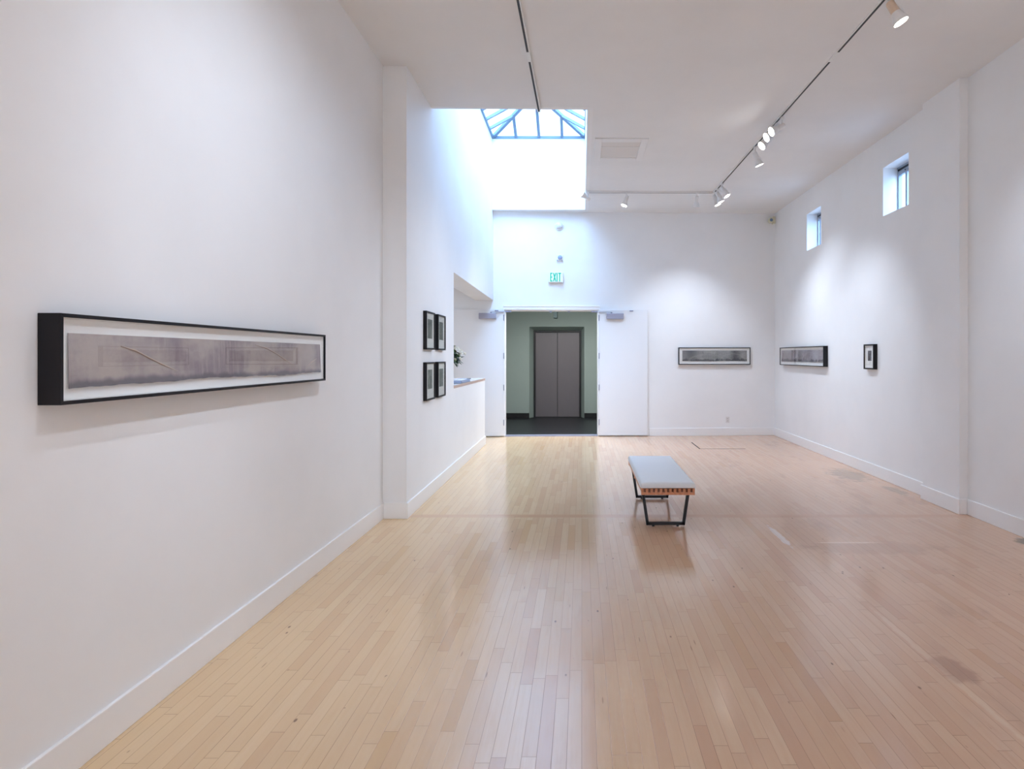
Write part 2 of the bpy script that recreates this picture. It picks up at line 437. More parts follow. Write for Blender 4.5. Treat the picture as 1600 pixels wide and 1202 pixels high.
grid_wall(b, [bu(-4), DU0, DU1, bu(3.2)], [0, DZ, 3.0], [(DU0, DU1, -1, DZ)], lambda a, c, d, e: b.box(a, c, .2, .22, d, e, MBK))
st(b.build('wall_hall_front', SAGE))
st(MB().box(-4.2, 3.2, 11.95, 16, 2.9, 3.05).build('ceiling_hall', CEIL))
b = MB(); b.box(-2.02, ox0-.0, HY-.012, HY, 0, .125); b.box(ox1, 1.9, HY-.012, HY, 0, .125)
st(b.build('baseboard_hall', BLKBASE))

# baseboards
def bb(name, segs):
    b = MB()
    for (x0, y0, x1, y1, h) in segs:      # axis-aligned boxes
        b.box(min(x0, x1), max(x0, x1), min(y0, y1), max(y0, y1), 0, h)
    return st(b.build(name, TRIM, bevel=.004))
BT = .016; BH = .148
bb('baseboard_left', [(-1.866, -4.4, -1.866+BT, 5.80, BH)])
b = MB(); b.box(-1.866, lx(5.8)+BT, 5.80-BT, 5.801, 0, BH)
b.hexa([(lx(5.8)-.001, 5.8, 0), (lx(5.8)+BT, 5.8, 0), (lx(10.68)+BT, 10.68, 0), (lx(10.68)-.001, 10.68, 0),
        (lx(5.8)-.001, 5.8, BH), (lx(5.8)+BT, 5.8, BH), (lx(10.68)+BT, 10.68, BH), (lx(10.68)-.001, 10.68, BH)])
b.box(lx(10.68)-.12, lx(10.68)+BT, 10.68, 10.68+BT, 0, BH)
st(b.build('baseboard_left_projection', TRIM, bevel=.004))
bb('baseboard_right', [(WR-BT, -4.4, WR+.001, 5.955, BH), (WR-BT, 6.60, WR+.001, 11.9, BH)])
bb('baseboard_right_column', [(3.635-BT, 5.955-BT, 3.636, 6.60+BT, BH), (3.636, 5.955-BT, WR-BT, 5.956, BH), (3.636, 6.599, WR-BT, 6.6+BT, BH)])
b = MB(); b.box(bu(1.29), bu(WR)-.01, -BT, .001, 0, BH, MBK)
st(b.build('baseboard_back', TRIM, bevel=.004))

# ------------------------------------------------------------------ small windows in the right wall
def window(name, H, sash_y, blind):
    y0, y1, z0, z1 = H
    w = st(empty(name, (3.90, (y0+y1)/2, z0)))
    hw = (y1-y0)/2; hh = z1-z0
    b = MB()
    for s in (-1, 1): b.box(-.006, .045, min(s*hw, s*(hw-.022)), max(s*hw, s*(hw-.022)), 0, hh)
    b.box(-.006, .045, -hw, hw, 0, .012); b.box(-.012, .045, -hw, hw, hh-.02, hh)
    b.build('window_frame', WINF, w, bevel=.002)
    MB().box(-.016, .03, -hw+.022, hw-.022, hh-.048, hh-.028).build('track_groove', BLACKP, w)
    b = MB()
    b.box(-.008, .03, -hw+.022, hw-.022, hh-.105, hh-.048)
    b.box(-.006, .014, sash_y-.020, sash_y+.020, .02, hh-.105)
    b.box(-.008, .03, -hw+.022, hw-.022, .02, .045)
    s = b.build('sash', WINF, w, bevel=.002)
    for yy, zz in ((sash_y+.01, hh-.075), (sash_y-.07, hh-.09)):
        MB().lathe([(.008, 0), (.008, .006), (.004, .008)], 12, Matrix.Translation((-.008, yy, zz)) @ Matrix.Rotation(R(-90), 4, 'Y')).build('screw', BLACKP, s)
    MB().box(.008, .014, -hw+.02, hw-.02, .03, hh-.10).build('pane', GLASS, w)
    return w
window('window_1', H1, .20, 0)
window('window_2', H2, .10, 0)

# ------------------------------------------------------------------ skylight
sk = st(empty('window_3', (0, 0, RZ)))
AX = (WX0+WX1)/2; HWD = (WX1-WX0)/2; RISE = .50
b = MB()
b.box(WX0-.03, WX0+.012, WY0-.05, WY1+.05, 0, .05); b.box(WX1-.012, WX1+.05, WY0-.05, WY1+.05, 0, .05)
b.box(WX0-.03, WX1+.05, WY1-.012, WY1+.05, 0, .05); b.box(WX0-.03, WX1+.05, WY0-.05, WY0+.012, 0, .05)
b.build('skylight_rim', SKYF, sk)
ya, yb = WY1 - HWD, WY0 + HWD
A = (AX, ya, RISE); B = (AX, yb, RISE)
MB().bar((AX, yb, RISE), (AX, ya, RISE), .05, .06).build('ridge', SKYF, sk)
def roofz(dist): return .03 + (RISE-.03)*dist/HWD
for cx, cy, e in ((WX0, WY1, A), (WX1, WY1, A), (WX0, WY0, B), (WX1, WY0, B)):
    MB().bar((cx, cy, .03), e, .065, .05).build('hip_rafter', SKYF, sk)
bay = HWD/2
raf = []
for k in (-1, 0, 1):      # end slopes
    x = AX + k*bay; d = HWD - abs(k)*bay
    raf.append(((x, WY1, .03), (x, WY1-d, roofz(d)))); raf.append(((x, WY0, .03), (x, WY0+d, roofz(d))))
n = 10; L = WY1-WY0
for k in range(1, n+1):
    y = WY1 - k*L/(n+1); d = min(HWD, WY1-y, y-WY0)
    raf.append(((WX0, y, .03), (WX0+d, y, roofz(d)))); raf.append(((WX1, y, .03), (WX1-d, y, roofz(d))))
for a, c in raf: MB().bar(a, c, .052, .045).build('rafter', SKYF, sk)
off = .035
for pts in (((WX0, WY1, 0), (WX1, WY1, 0), A), ((WX0, WY0, 0), (WX1, WY0, 0), B), ((WX0, WY0, 0), (WX0, WY1, 0), A, B), ((WX1, WY0, 0), (WX1, WY1, 0), A, B)):
    p = [(q[0], q[1], (q[2] if q[2] else .03)+off) for q in pts]
    b = MB(); b.poly(p); b.poly([(q[0], q[1], q[2]+.006) for q in p]); b.build('pane', GLASS, sk)

# ------------------------------------------------------------------ double doors, frame, lift
fr = st(empty('trim_1', MBK.translation, BR))
b = MB()
b.box(DU0-.02, DU1+.02, -.022, .001, DZ-.002, DZ+.075)
b.box(DU0-.02, DU1+.02, -.03, .001, DZ+.055, DZ+.078)
b.build('door_head', TRIM, fr, bevel=.003)
b = MB(); b.box(DU0-.0, DU0+.018, -.01, .2, 0, DZ-.02); b.box(DU1-.018, DU1, -.01, .2, 0, DZ-.02); b.box(DU0, DU1, -.01, .2, DZ-.014, DZ)
b.build('door_jamb', TRIM, fr)
MB().box(DU0+.018, DU1-.018, -.012, .2, .0, .012).build('threshold', ALU, fr)
MB().box(DU0+.13, DU1-.13, .02, .06, DZ-.030, DZ-.013).build('head_channel', WHITEM, fr)
for u, w in ((DU0+.075, .11), (DU1-.08, .12)): MB().box(u-w/2, u+w/2, -.012, .05, DZ-.05, DZ-.022).build('pivot_bracket', ALU, fr, bevel=.004)
for u in ((DU0+DU1)/2-.02, (DU0+DU1)/2+.33): MB().box(u-.02, u+.02, 0, .04, DZ-.05, DZ-.028).build('latch_strike', ALU, fr)

def leaf(name, hinge_u, sgn, width):
    d = st(empty(name, MBK @ Vector((hinge_u, -.004, 0)), BR))
    a, c = sorted((0, sgn*width)); t0, t1 = -.052, -.006
    MB().box(a, c, t0, t1, .018, DZ-.002).build('door_panel', DOORP, d, bevel=.002)
    MB().box(min(sgn*width, sgn*(width+.004)), max(sgn*width, sgn*(width+.004)), t0+.004, t1-.004, .02, DZ-.004).build('edge_strip', WPLAST, d)
    for z in (2.25, 1.53, .93, .27):
        hb = MB(); hb.lathe([(.007, -.055), (.007, .055)], 12, Matrix.Translation((sgn*.004, t0-.006, z)))
        hb.box(min(0, sgn*.014), max(0, sgn*.014), t0-.004, t0, z-.055, z+.055)
        hb.build('hinge', ALU, d)
    u0 = sgn*.145; u1 = sgn*.47; a, c = sorted((u0, u1))
    cl = MB().box(a, c, t0-.058, t0, 2.225, 2.335).build('door_closer', ALUG, d, bevel=.010, seg=3)
    ar = MB(); ar.bar((sgn*.24, t0-.035, 2.355), (-sgn*.06, -.06, 2.36), .022, .008)
    ar.lathe([(.018, 0), (.018, .02)], 14, Matrix.Translation((sgn*.24, t0-.035, 2.335)))
    ar.build('closer_arm', ALU, cl)
    u = sgn*(.14 if sgn < 0 else .62); MB().box(u-.035, u+.035, t0-.012, t0, 2.372, 2.395).build('flush_bolt', ALU, d, bevel=.002)
leaf('door_1', DU0, -1, .945)
leaf('door_2', DU1, 1, .925)

lift = st(empty('door_3', (0, EY, 0)))
b = MB(); fw = .045
b.box(ex0, ex0+fw, -.03, .05, 0, ez); b.box(ex1-fw, ex1, -.03, .05, 0, ez); b.box(ex0+fw, ex1-fw, -.03, .05, ez-.045, ez)
b.build('lift_frame', BLKBASE, lift)
mid = (ex0+ex1)/2
MB().box(ex0+fw, mid-.006, .02, .05, .012, ez-.045).build('lift_panel', ELEV, lift, bevel=.003)
MB().box(mid+.006, ex1-fw, .012, .042, .012, ez-.045).build('lift_panel', ELEV, lift, bevel=.003)
MB().box(mid-.006, mid+.006, .03, .05, .0, ez-.05).build('centre_seal', BLACKP, lift)
MB().box(ex0, ex1, -.05, .05, 0, .012).build('sill', BLACKP, lift)
# things on the hall side
HANG = pbr('dark_green_grey_sign', srgb(44, 66, 66), .5)
s = empty('hanging_sign', (-.605, 14.3, 2.40), label='dark grey-green hanging sign seen edge-on in the hall above the lift', cat='sign')
MB().box(-.042, .042, -.15, .15, 0, .22).build('sign_box', HANG, s, bevel=.004)
MB().box(-.012, .012, -.012, .012, .20, .5).build('hanger', HANG, s)
s = empty('wall_fixture', (-2.02, 14.9, 2.02), label='small dark box on the green hall side wall beyond the open doors', cat='wall fixture')
MB().box(0, .12, -.08, .08, 0, .16).build('fixture_body', BLACKP, s, bevel=.006)

# ------------------------------------------------------------------ counter
b = MB(); b.hexa([(lx(8)-.62, 8.0, 1.105), (lx(8)+.004, 8.0, 1.105), (lx(10.69)+.004, 10.69, 1.105), (lx(10.69)-.62, 10.69, 1.105),
                  (lx(8)-.62, 8.0, 1.143), (lx(8)+.004, 8.0, 1.143), (lx(10.69)+.004, 10.69, 1.143), (lx(10.69)-.62, 10.69, 1.143)])
ct = empty('reception_counter', (0, 0, 0), label='pale grey counter top with tan plywood edge in the wall opening', cat='counter')
b.build('counter_core', LAMIN, ct, bevel=.002)
MB().hexa([(lx(8)-.62, 8.0, 1.143), (lx(8)+.002, 8.0, 1.143), (lx(10.69)+.002, 10.69, 1.143), (lx(10.69)-.62, 10.69, 1.143),
           (lx(8)-.62, 8.0, 1.146), (lx(8)+.002, 8.0, 1.146), (lx(10.69)+.002, 10.69, 1.146), (lx(10.69)-.62, 10.69, 1.146)]).build('counter_surface', COUNT, ct)
CT = 1.146
PAPER = pbr('white_paper', (.8, .82, .85, 1), .5)
ACRY = pbr('bluish_acrylic', srgb(176, 192, 222), .15, spec=.8)
s = empty('brochure_tray', (-1.742, 8.87, CT), label='low pale tray of white leaflets on the counter edge near the flowers', cat='tray'); s.scale = (.68, 1, 1)
b = MB(); b.box(-.12, .12, -.33, .33, 0, .006)
for q in (-1, 1): b.box(min(q*.12, q*.114), max(q*.12, q*.114), -.33, .33, 0, .042)
for q in (-1, 1): b.box(-.12, .12, min(q*.33, q*.324), max(q*.33, q*.324), 0, .042)
b.build('tray_body', ACRY, s, bevel=.001)
b = MB()
for k in range(7): b.box(-.10+.002*k, .095-.002*(k % 3), -.30+.005*(k % 4), -.01-.004*(k % 2), .007+k*.005, .011+k*.005)
b.build('leaflets', PAPER, s)
b = MB()
for k in range(6): b.box(-.098+.003*(k % 3), .10-.002*k, .02, .30-.006*(k % 3), .007+k*.005, .011+k*.005)
b.build('leaflets', PAPER, s)
s = MB().box(-.05, .05, -.10, .10, 0, .03).build('card_box', PAPER, bevel=.002)
s.location = (-1.74, 9.34, CT)
tag(s, 'small white card box at the far end of the leaflet tray', 'box')
s = empty('black_pen', (-1.705, 9.345, CT+.0305), R(60), label='short black pen lying on the white card box', cat='pen')
MB().tube([(-.045, 0, .006), (.035, 0, .006), (.05, 0, .006)], [.006, .006, .002]).build('pen_barrel', BLACKP, s)
MB().box(-.044, -.01, -.0015, .0015, .011, .014).build('pen_clip', ALU, s)

# vase of white flowers
VG = pbr('pale_vase_glaze', (.75, .77, .78, 1), .2)
vx, vy = -1.875, 8.55
s = empty('flower_vase', (vx, vy, CT), label='pale vase on the counter holding the white bouquet', cat='vase')
MB().lathe([(.038, 0), (.048, .02), (.052, .10), (.040, .19), (.036, .24), (.042, .262), (.036, .26), (.030, .24), (.034, .19), (.045, .1), (.04, .02)], 28).build('vase_body', VG, s, smooth=True)
LEAF = pbr('dark_green_leaf', srgb(34, 66, 44), .5); LEAF2 = pbr('fresh_green_leaf', srgb(96, 122, 66), .5)
PETAL = pbr('cream_white_petal', (.85, .83, .76, 1), .6); STEMM = pbr('green_stem', srgb(60, 88, 50), .6)
bq = empty('flower_bouquet', (vx, vy, CT+.285), label='bouquet of white flowers and dark green leaves in the counter vase', cat='flowers')
rnd = random.Random(3)
def leaves(n, L, mat, rad, zlo, zhi, name):
    b = MB(); bm = b.bm
    for _ in range(n):
        a = rnd.uniform(0, 2*math.pi); rr = rad*math.sqrt(rnd.uniform(.05, 1)); p = Vector((rr*math.cos(a), rr*math.sin(a), rnd.uniform(zlo, zhi)*(1-.35*rr/rad)))
        d = Vector((math.cos(a), math.sin(a), rnd.uniform(-.9, .9))).normalized(); s_ = d.cross(Vector((rnd.uniform(-.4, .4), rnd.uniform(-.4, .4), 1))).normalized(); u = s_.cross(d)
        l = L*rnd.uniform(.6, 1.2); w = l*.24
        rows = []
        for k in range(6):
            t_ = k/5; ww = w*math.sin(math.pi*min(1, t_*.93+.05))**.8
            c = p + d*l*t_ - u*l*.25*t_*t_
            rows.append((bm.verts.new(c - s_*ww + u*ww*.3), bm.verts.new(c), bm.verts.new(c + s_*ww + u*ww*.3)))
        for r0, r1 in zip(rows, rows[1:]):
            bm.faces.new((r0[0], r0[1], r1[1], r1[0])); bm.faces.new((r0[1], r0[2], r1[2], r1[1]))
    return b.build(name, mat, bq, smooth=True, recalc=False)
leaves(230, .08, LEAF, .17, -.03, .24, 'foliage'); leaves(50, .075, LEAF2, .18, .05, .30, 'young_foliage')
b = MB()
for k in range(14):
    a = k*2.4; q = .05+.1*((k*7) % 5)/5
    b.tube([(0.01*math.cos(a), .01*math.sin(a), -.1), (.4*q*math.cos(a), .4*q*math.sin(a), .06), (q*math.cos(a), q*math.sin(a), .22)], .0025, 6)
b.build('stems', STEMM, bq)
def rose(p, r):
    b = MB(); bm = b.bm; ax = Vector((p[0], p[1], abs(p[2])*.6+.06)).normalized()
    q = ax.to_track_quat('Z', 'Y').to_matrix()
    for ring in range(4):
        m_ = 3 + ring*2; R0 = r*(.25+.25*ring)
        for k in range(m_):
            a0 = 2*math.pi*k/m_ + ring*.7; sp = 2*math.pi/m_*.75
            rows = []
            for i in range(4):
                row = []
                for j in range(5):
                    t_ = i/3; aa = a0 + sp*(j/4-.5)*(.6+.6*math.sin(math.pi*t_))
                    rad = R0*(.35+.65*math.sin(math.pi*.62*t_)) ; z_ = r*(1.15-.2*ring)*t_*(1-.12*((j-2)/2)**2)
                    row.append(bm.verts.new(Vector(p) + q @ Vector((rad*math.cos(aa), rad*math.sin(aa), z_-r*.4))))
                rows.append(row)
            for r0, r1 in zip(rows, rows[1:]):
                for j in range(4): bm.faces.new((r0[j], r0[j+1], r1[j+1], r1[j]))
    return b.build('flower', PETAL, bq, smooth=True, recalc=False)
for p, r in (((.215, -.07, .155), .050), ((.15, -.12, .20), .036), ((.15, .06, .20), .034), ((.25, .04, .13), .030), ((.21, -.06, .06), .028), ((0, -.15, .2), .04), ((-.12, .05, .2), .042), ((.0, .02, .3), .036), ((.14, -.08, .05), .026), ((-.1, -.1, .12), .04)):
    rose(p, r)

# ------------------------------------------------------------------ things on the back wall
def on_back(name, X, z, **k):
    return empty(name, MBK @ Vector((bu(X), 0, z)), BR, **k)
s = on_back('exit_sign', -.492, 2.92, label='white exit sign with green letters above the doorway', cat='exit sign')
MB().box(-.138, .138, -.065, 0, 0, .195).build('sign_housing', WPLAST, s, bevel=.008, seg=3)
MB().box(-.128, .128, -.067, -.064, .012, .183).build('sign_face', pbr('exit_face', (.8, .84, .85, 1), .4, emis=(.8, .95, 1, 1), es=.02), s)
def strokes(name, polys, mat, parent, x0, z0, w, h, y):
    b = MB()
    for pl in polys:
        for a, c in zip(pl, pl[1:]):
            b.bar((x0+a[0]*w, y, z0+a[1]*h), (x0+c[0]*w, y, z0+c[1]*h), .002, .019, up=(0, 1, 0)) if False else b.bar((x0+a[0]*w, y, z0+a[1]*h), (x0+c[0]*w, y, z0+c[1]*h), .019, .003, up=(0, 1, 0))
    return b.build(name, mat, parent)
lh = .145; lz = .025
strokes('letter', [[(.2, -.07), (.2, 1.07)], [(.2, 1), (1, 1)], [(.2, .5), (.85, .5)], [(.2, 0), (1, 0)]], GREENT, s, -.105, lz, .042, lh, -.069)
strokes('letter', [[(0, -.05), (1, 1.05)], [(0, 1.05), (1, -.05)]], GREENT, s, -.046, lz, .045, lh, -.069)
strokes('letter', [[(0, -.07), (0, 1.07)]], GREENT, s, .022, lz, .01, lh, -.069)
strokes('letter', [[(0, 1), (1, 1)], [(.5, 1), (.5, -.07)]], GREENT, s, .044, lz, .055, lh, -.069)
s = on_back('fire_alarm_strobe', -.418, 3.33, label='square white and grey alarm strobe above the exit sign', cat='alarm')
MB().box(-.062, .062, -.03, 0, 0, .125).build('alarm_plate', WPLAST, s, bevel=.006)
MB().lathe([(.042, 0), (.040, .02), (.025, .03)], 24, Matrix.Translation((.004, -.03, .068)) @ Matrix.Rotation(R(90), 4, 'X')).build('alarm_speaker', pbr('alarm_grey', srgb(150, 162, 196), .4), s, smooth=True)
for q in (-.058, .030): MB().box(q, q+.028, -.036, -.03, .004, .02).build('alarm_foot', ALUG, s)
s = on_back('smoke_detector', -.430, 3.925, label='round white dome detector high on the wall above the alarm strobe', cat='detector')
MX = Matrix.Translation((0, 0, .075)) @ Matrix.Rotation(R(90), 4, 'X')
MB().lathe([(.085, 0), (.085, .018), (.078, .024)], 32, MX).build('detector_base', WPLAST, s, smooth=True)
MB().lathe([(.066, .024), (.064, .045), (.050, .068), (.03, .080), (.001, .084)], 32, MX).build('detector_dome', pbr('dome_plastic', (.68, .72, .76, 1), .25), s, smooth=True)
s = on_back('wall_outlet', 2.80, .245, label='white power outlet low on the back wall under the long picture', cat='outlet')
MB().box(-.036, .036, -.007, 0, 0, .118).build('cover_plate', pbr('outlet_plate', (.68, .66, .65, 1), .4), s, bevel=.002)
for z in (.036, .082):
    f = MB().box(-.018, .018, -.010, -.007, z-.015, z+.015).build('socket', pbr('outlet_face', (.60, .58, .57, 1), .4), s, bevel=.003)
    b = MB(); b.box(-.008, -.006, -.0105, -.0098, z-.004, z+.006); b.box(.006, .008, -.0105, -.0098, z-.004, z+.006); b.build('slot', BLACKP, f)
s = on_back('security_camera', 3.655, 4.06, label='small cream sensor camera in the top corner of the back wall', cat='camera')
BEI = pbr('cream_plastic', srgb(206, 202, 176), .5)
MB().box(.0, .045, -.09, 0, 0, .135).build('camera_bracket', BEI, s, bevel=.006)
MB().lathe([(.045, 0), (.05, .02), (.05, .075), (.04, .085)], 24, Matrix.Translation((-.045, -.03, .06)) @ Matrix.Rotation(R(90), 4, 'X')).build('camera_head', BEI, s, smooth=True)
MB().lathe([(.03, 0), (.024, .008)], 20, Matrix.Translation((-.045, -.115, .06)) @ Matrix.Rotation(R(90), 4, 'X')).build('camera_lens', pbr('blue_lens', srgb(110, 132, 160), .2), s, smooth=True)

# ------------------------------------------------------------------ framed pictures
def ring(w, h, t, y0, y1):
    b = MB()
    a0, a1 = -w/2, w/2
    def q(p0, p1, p2, p3):
        b.hexa([(p[0], y0, p[1]) for p in (p0, p1, p2, p3)] + [(p[0], y1, p[1]) for p in (p0, p1, p2, p3)])
    q((a0, 0), (a1, 0), (a1-t, t), (a0+t, t)); q((a0, h), (a0+t, h-t), (a1-t, h-t), (a1, h))
    q((a0, 0), (a0+t, t), (a0+t, h-t), (a0, h)); q((a1, 0), (a1, h), (a1-t, h-t), (a1-t, t))
    return b
def sheet(x0, x1, z0, z1, y, wav, seed, n=60, th=.002):
    r = random.Random(seed); ph = [r.uniform(0, 6.3) for _ in range(5)]
    def f(u): return wav*(math.sin(3.1*u+ph[0])+.5*math.sin(8.3*u+ph[1])+.35*math.sin(23*u+ph[2])+.25*math.sin(61*u+ph[3]))/2
    b = MB(); rows = [[], [], [], []]
    for i in range(n+1):
        u = i/n; x = x0+(x1-x0)*u; lo = z0+f(u*3)
        bow = .006*math.sin(u*9+ph[4]) if wav else 0
        for k, (z, yy) in enumerate(((lo, y-.006 if wav else y), (z1, y+bow*.3), (z1, y+bow*.3+th), (lo, y+th-.006 if wav else y+th))):
            rows[k].append(b.bm.verts.new((x, yy, z)))
    for i in range(n):
        for k in range(4):
            a, c = rows[k], rows[(k+1) % 4]
            b.bm.faces.new((a[i], a[i+1], c[i+1], c[i]))
    b.bm.faces.new([rows[k][0] for k in range(4)]); b.bm.faces.new([rows[k][n] for k in range(4)][::-1])
    return b
def picture(loc, rz, w, h, D, t, label, group=None, fm=FRAMEB, mat_y=None):
    p = empty('framed_picture', loc, rz, label=label, cat='picture', group=group)
    ring(w, h, t, -D, 0).build('frame', fm, p, bevel=.0015)
    my = -D*.62 if mat_y is None else mat_y
    MB().box(-w/2+t*.6, w/2-t*.6, my, -.002, t*.6, h-t*.6).build('mat_board', MATW, p)
    i = w/2-t; e = .004
    for nm, q in (('spacer', (-i, -i+e, t, h-t)), ('spacer', (i-e, i, t, h-t)), ('spacer', (-i+e, i-e, t, t+e)), ('spacer', (-i+e, i-e, h-t-e, h-t))):
        MB().box(q[0], q[1], -D+.011, my, q[2], q[3]).build(nm, MATW, p)
    g = MB().box(-w/2+t*.8, w/2-t*.8, -D+.008, -D+.010, t*.8, h-t*.8).build('glazing', ARTGL, p)
    return p, my
# the long one on the near left wall
LG = 'long shadow-box pictures'
p, my = picture((-1.865, 3.2175, 1.352), R(90), 2.195, .317, .08, .013, 'long black shadow-box picture, largest, on the bare wall near the door side with a sharp shadow under it', LG, mat_y=-.056)
p['label'] = 'long shadow-box picture in black frame with mauve-grey misty sheet and diagonal creases'
M1 = misty('mauve_mist_print', 2.1, .2, 4.0, srgb(134, 122, 128), srgb(176, 166, 160), srgb(92, 88, 98), line=False, hill=.13)
ps = sheet(-1.045, 1.053, 0, .19, 0, .007, 5, 90).build('print', M1, p); ps.location = (0, my-.004, .060)
CRE = pbr('pale_crease', srgb(188, 170, 158), .7)
def crease(pts, nm):
    b = MB(); b.tube([(y-3.2175, -.0035, z-1.414) for y, z in pts], [.0015] + [.0035]*(len(pts)-2) + [.0012], 8)
    b.build(nm, CRE, ps)
crease([(2.42, 1.562), (2.50, 1.545), (2.58, 1.515), (2.66, 1.487), (2.76, 1.456)], 'crease')
crease([(3.42, 1.585), (3.54, 1.568), (3.66, 1.535), (3.76, 1.50), (3.88, 1.464)], 'crease')
crease([(4.06, 1.458), (4.13, 1.485), (4.21, 1.508)], 'crease')
# the long one on the back wall
p, my = picture(MBK @ Vector((bu(2.536), 0, 1.362)), BR, 1.384, .328, .055, .015, 'long charcoal-framed picture of grey mist over dark hills above the wall outlet', LG, FRAMEG)
M2 = misty('grey_mist_print', 1.25, .2, 9.0, srgb(120, 120, 121), srgb(150, 150, 146), srgb(64, 64, 68), line=[(-.15, .62, .55), (.35, .7, .35)], vdark=[(-.45, .22, .7), (.4, .16, .8)], hill=.28)
ps = sheet(-.62, .625, 0, .205, 0, .004, 8, 70).build('print', M2, p); ps.location = (0, my-.004, .066)
# the long one on the right wall
p, my = picture((WR, 10.37, 1.362), R(-90), 2.06, .317, .07, .013, 'long black-framed picture with a dark vertical band and pale arc beside the room corner', LG)
M3 = misty('violet_grey_mist_print', 1.95, .2, 2.2, srgb(128, 120, 126), srgb(164, 160, 164), srgb(74, 72, 78), line=[(.42, .8, .42)], vdark=[(-.42, .05, .9), (-.05, .22, .4)], hill=.28)
ps = sheet(-.98, .985, 0, .20, 0, .004, 12, 80).build('print', M3, p); ps.location = (0, my-.004, .065)
# small one on the right wall
def small(loc, rz, w, h, D, t, pw, ph, pz, seed, dk, lt, label, group=None):
    p, my = picture(loc, rz, w, h, D, t, label, group)
    q = MB().box(-pw/2, pw/2, -.0015, 0, 0, ph).build('print', photo_mat('small_print_%d' % seed, seed, dk, lt), p); q.location = (0, my-.0005, pz)
    b = MB(); e = .006
    for a in ((-pw/2-e, -pw/2-.001, -e, ph+e), (pw/2+.001, pw/2+e, -e, ph+e)): b.box(a[0], a[1], my-.0022, my, pz+a[2], pz+a[3])
    b.box(-pw/2-e, pw/2+e, my-.0022, my, pz-e, pz-.001); b.box(-pw/2-e, pw/2+e, my-.0022, my, pz+ph+.001, pz+ph+e)
    b.build('mat_bevel', MATW, p)
small((WR, 7.915, 1.355), R(-90), .275, .32, .05, .018, .105, .13, .108, 1, srgb(58, 58, 66), srgb(128, 124, 128), 'small black-framed picture alone on the wall under the nearer high window')
SG = 'four small framed prints in two rows'
for y, z, sd, dk, lt, lab in ((6.612, 1.592, 2, srgb(66, 68, 70), srgb(124, 124, 122), 'small black-framed print, upper row, the one nearer the wall corner'),
                          (7.152, 1.592, 3, srgb(38, 40, 44), srgb(88, 90, 92), 'small black-framed print with darkest image, upper row, nearer the counter'),
                          (6.612, 1.055, 4, srgb(64, 66, 68), srgb(136, 136, 134), 'small black-framed print, lower row, the one nearer the wall corner'),
                          (7.152, 1.055, 5, srgb(50, 54, 58), srgb(108, 112, 116), 'small black-framed print, lower row, the one nearer the counter opening')):
    small((lx(y), y, z), R(90)+.006, .385, .403, .038, .018, .20, .205, .118, sd, dk, lt, lab, SG)

# ------------------------------------------------------------------ bench
bx0, bx1, by0, by1 = .523, .995, 5.44, 6.93
bn = empty('bench', ((bx0+bx1)/2, (by0+by1)/2, 0), label='slatted wooden bench with pale grey cushion and black sled legs', cat='bench')
hw, hl = (bx1-bx0)/2, (by1-by0)/2
ns = 12; pitch = (2*hw-.020)/(ns-1)
for k in range(ns):
    x = -hw+.010+k*pitch
    MB().box(x-.010, x+.010, -hl, hl, .322, .356).build('slat', BENCHW, bn, bevel=.002)
for y in (-hl+.010, 0, hl-.010):
    MB().box(-hw, hw, y-.0095, y+.0095, .300, .3225).build('cross_rail', BENCHW, bn, bevel=.002)
GAPSHADE = wood('bench_gap_shade_wood', srgb(150, 92, 64), srgb(126, 74, 50))  # bench wood with the shade between the slats put into its colour
for y in (-hl+.03, hl-.03): MB().box(-hw+.02, hw-.02, y-.006, y+.006, .322, .350).build('spacer_block', GAPSHADE, bn)
def legframe(y):
    b = MB(); t = .026
    tx, bx = .202, .159
    zb = .012
    for s_ in (-1, 1):
        a = (s_*tx, y, .300); c = (s_*bx, y, zb)
        b.bar(a, c, t, .030, up=(0, 1, 0))
    b.box(-bx-t/2, bx+t/2, y-.015, y+.015, zb, zb+t)
    b.box(-tx, tx, y-.015, y+.015, .288, .300)
    f = b.build('leg_frame', STEELB, bn, bevel=.002); f.location = (-.010, 0, 0)
    for s_ in (-1, 1):
        MB().lathe([(.012, 0), (.012, zb)], 16, Matrix.Translation((s_*(bx-.05), y, 0))).build('foot_glide', BLACKP, f)
legframe(-hl+.10); legframe(-hl+.10+1.065)
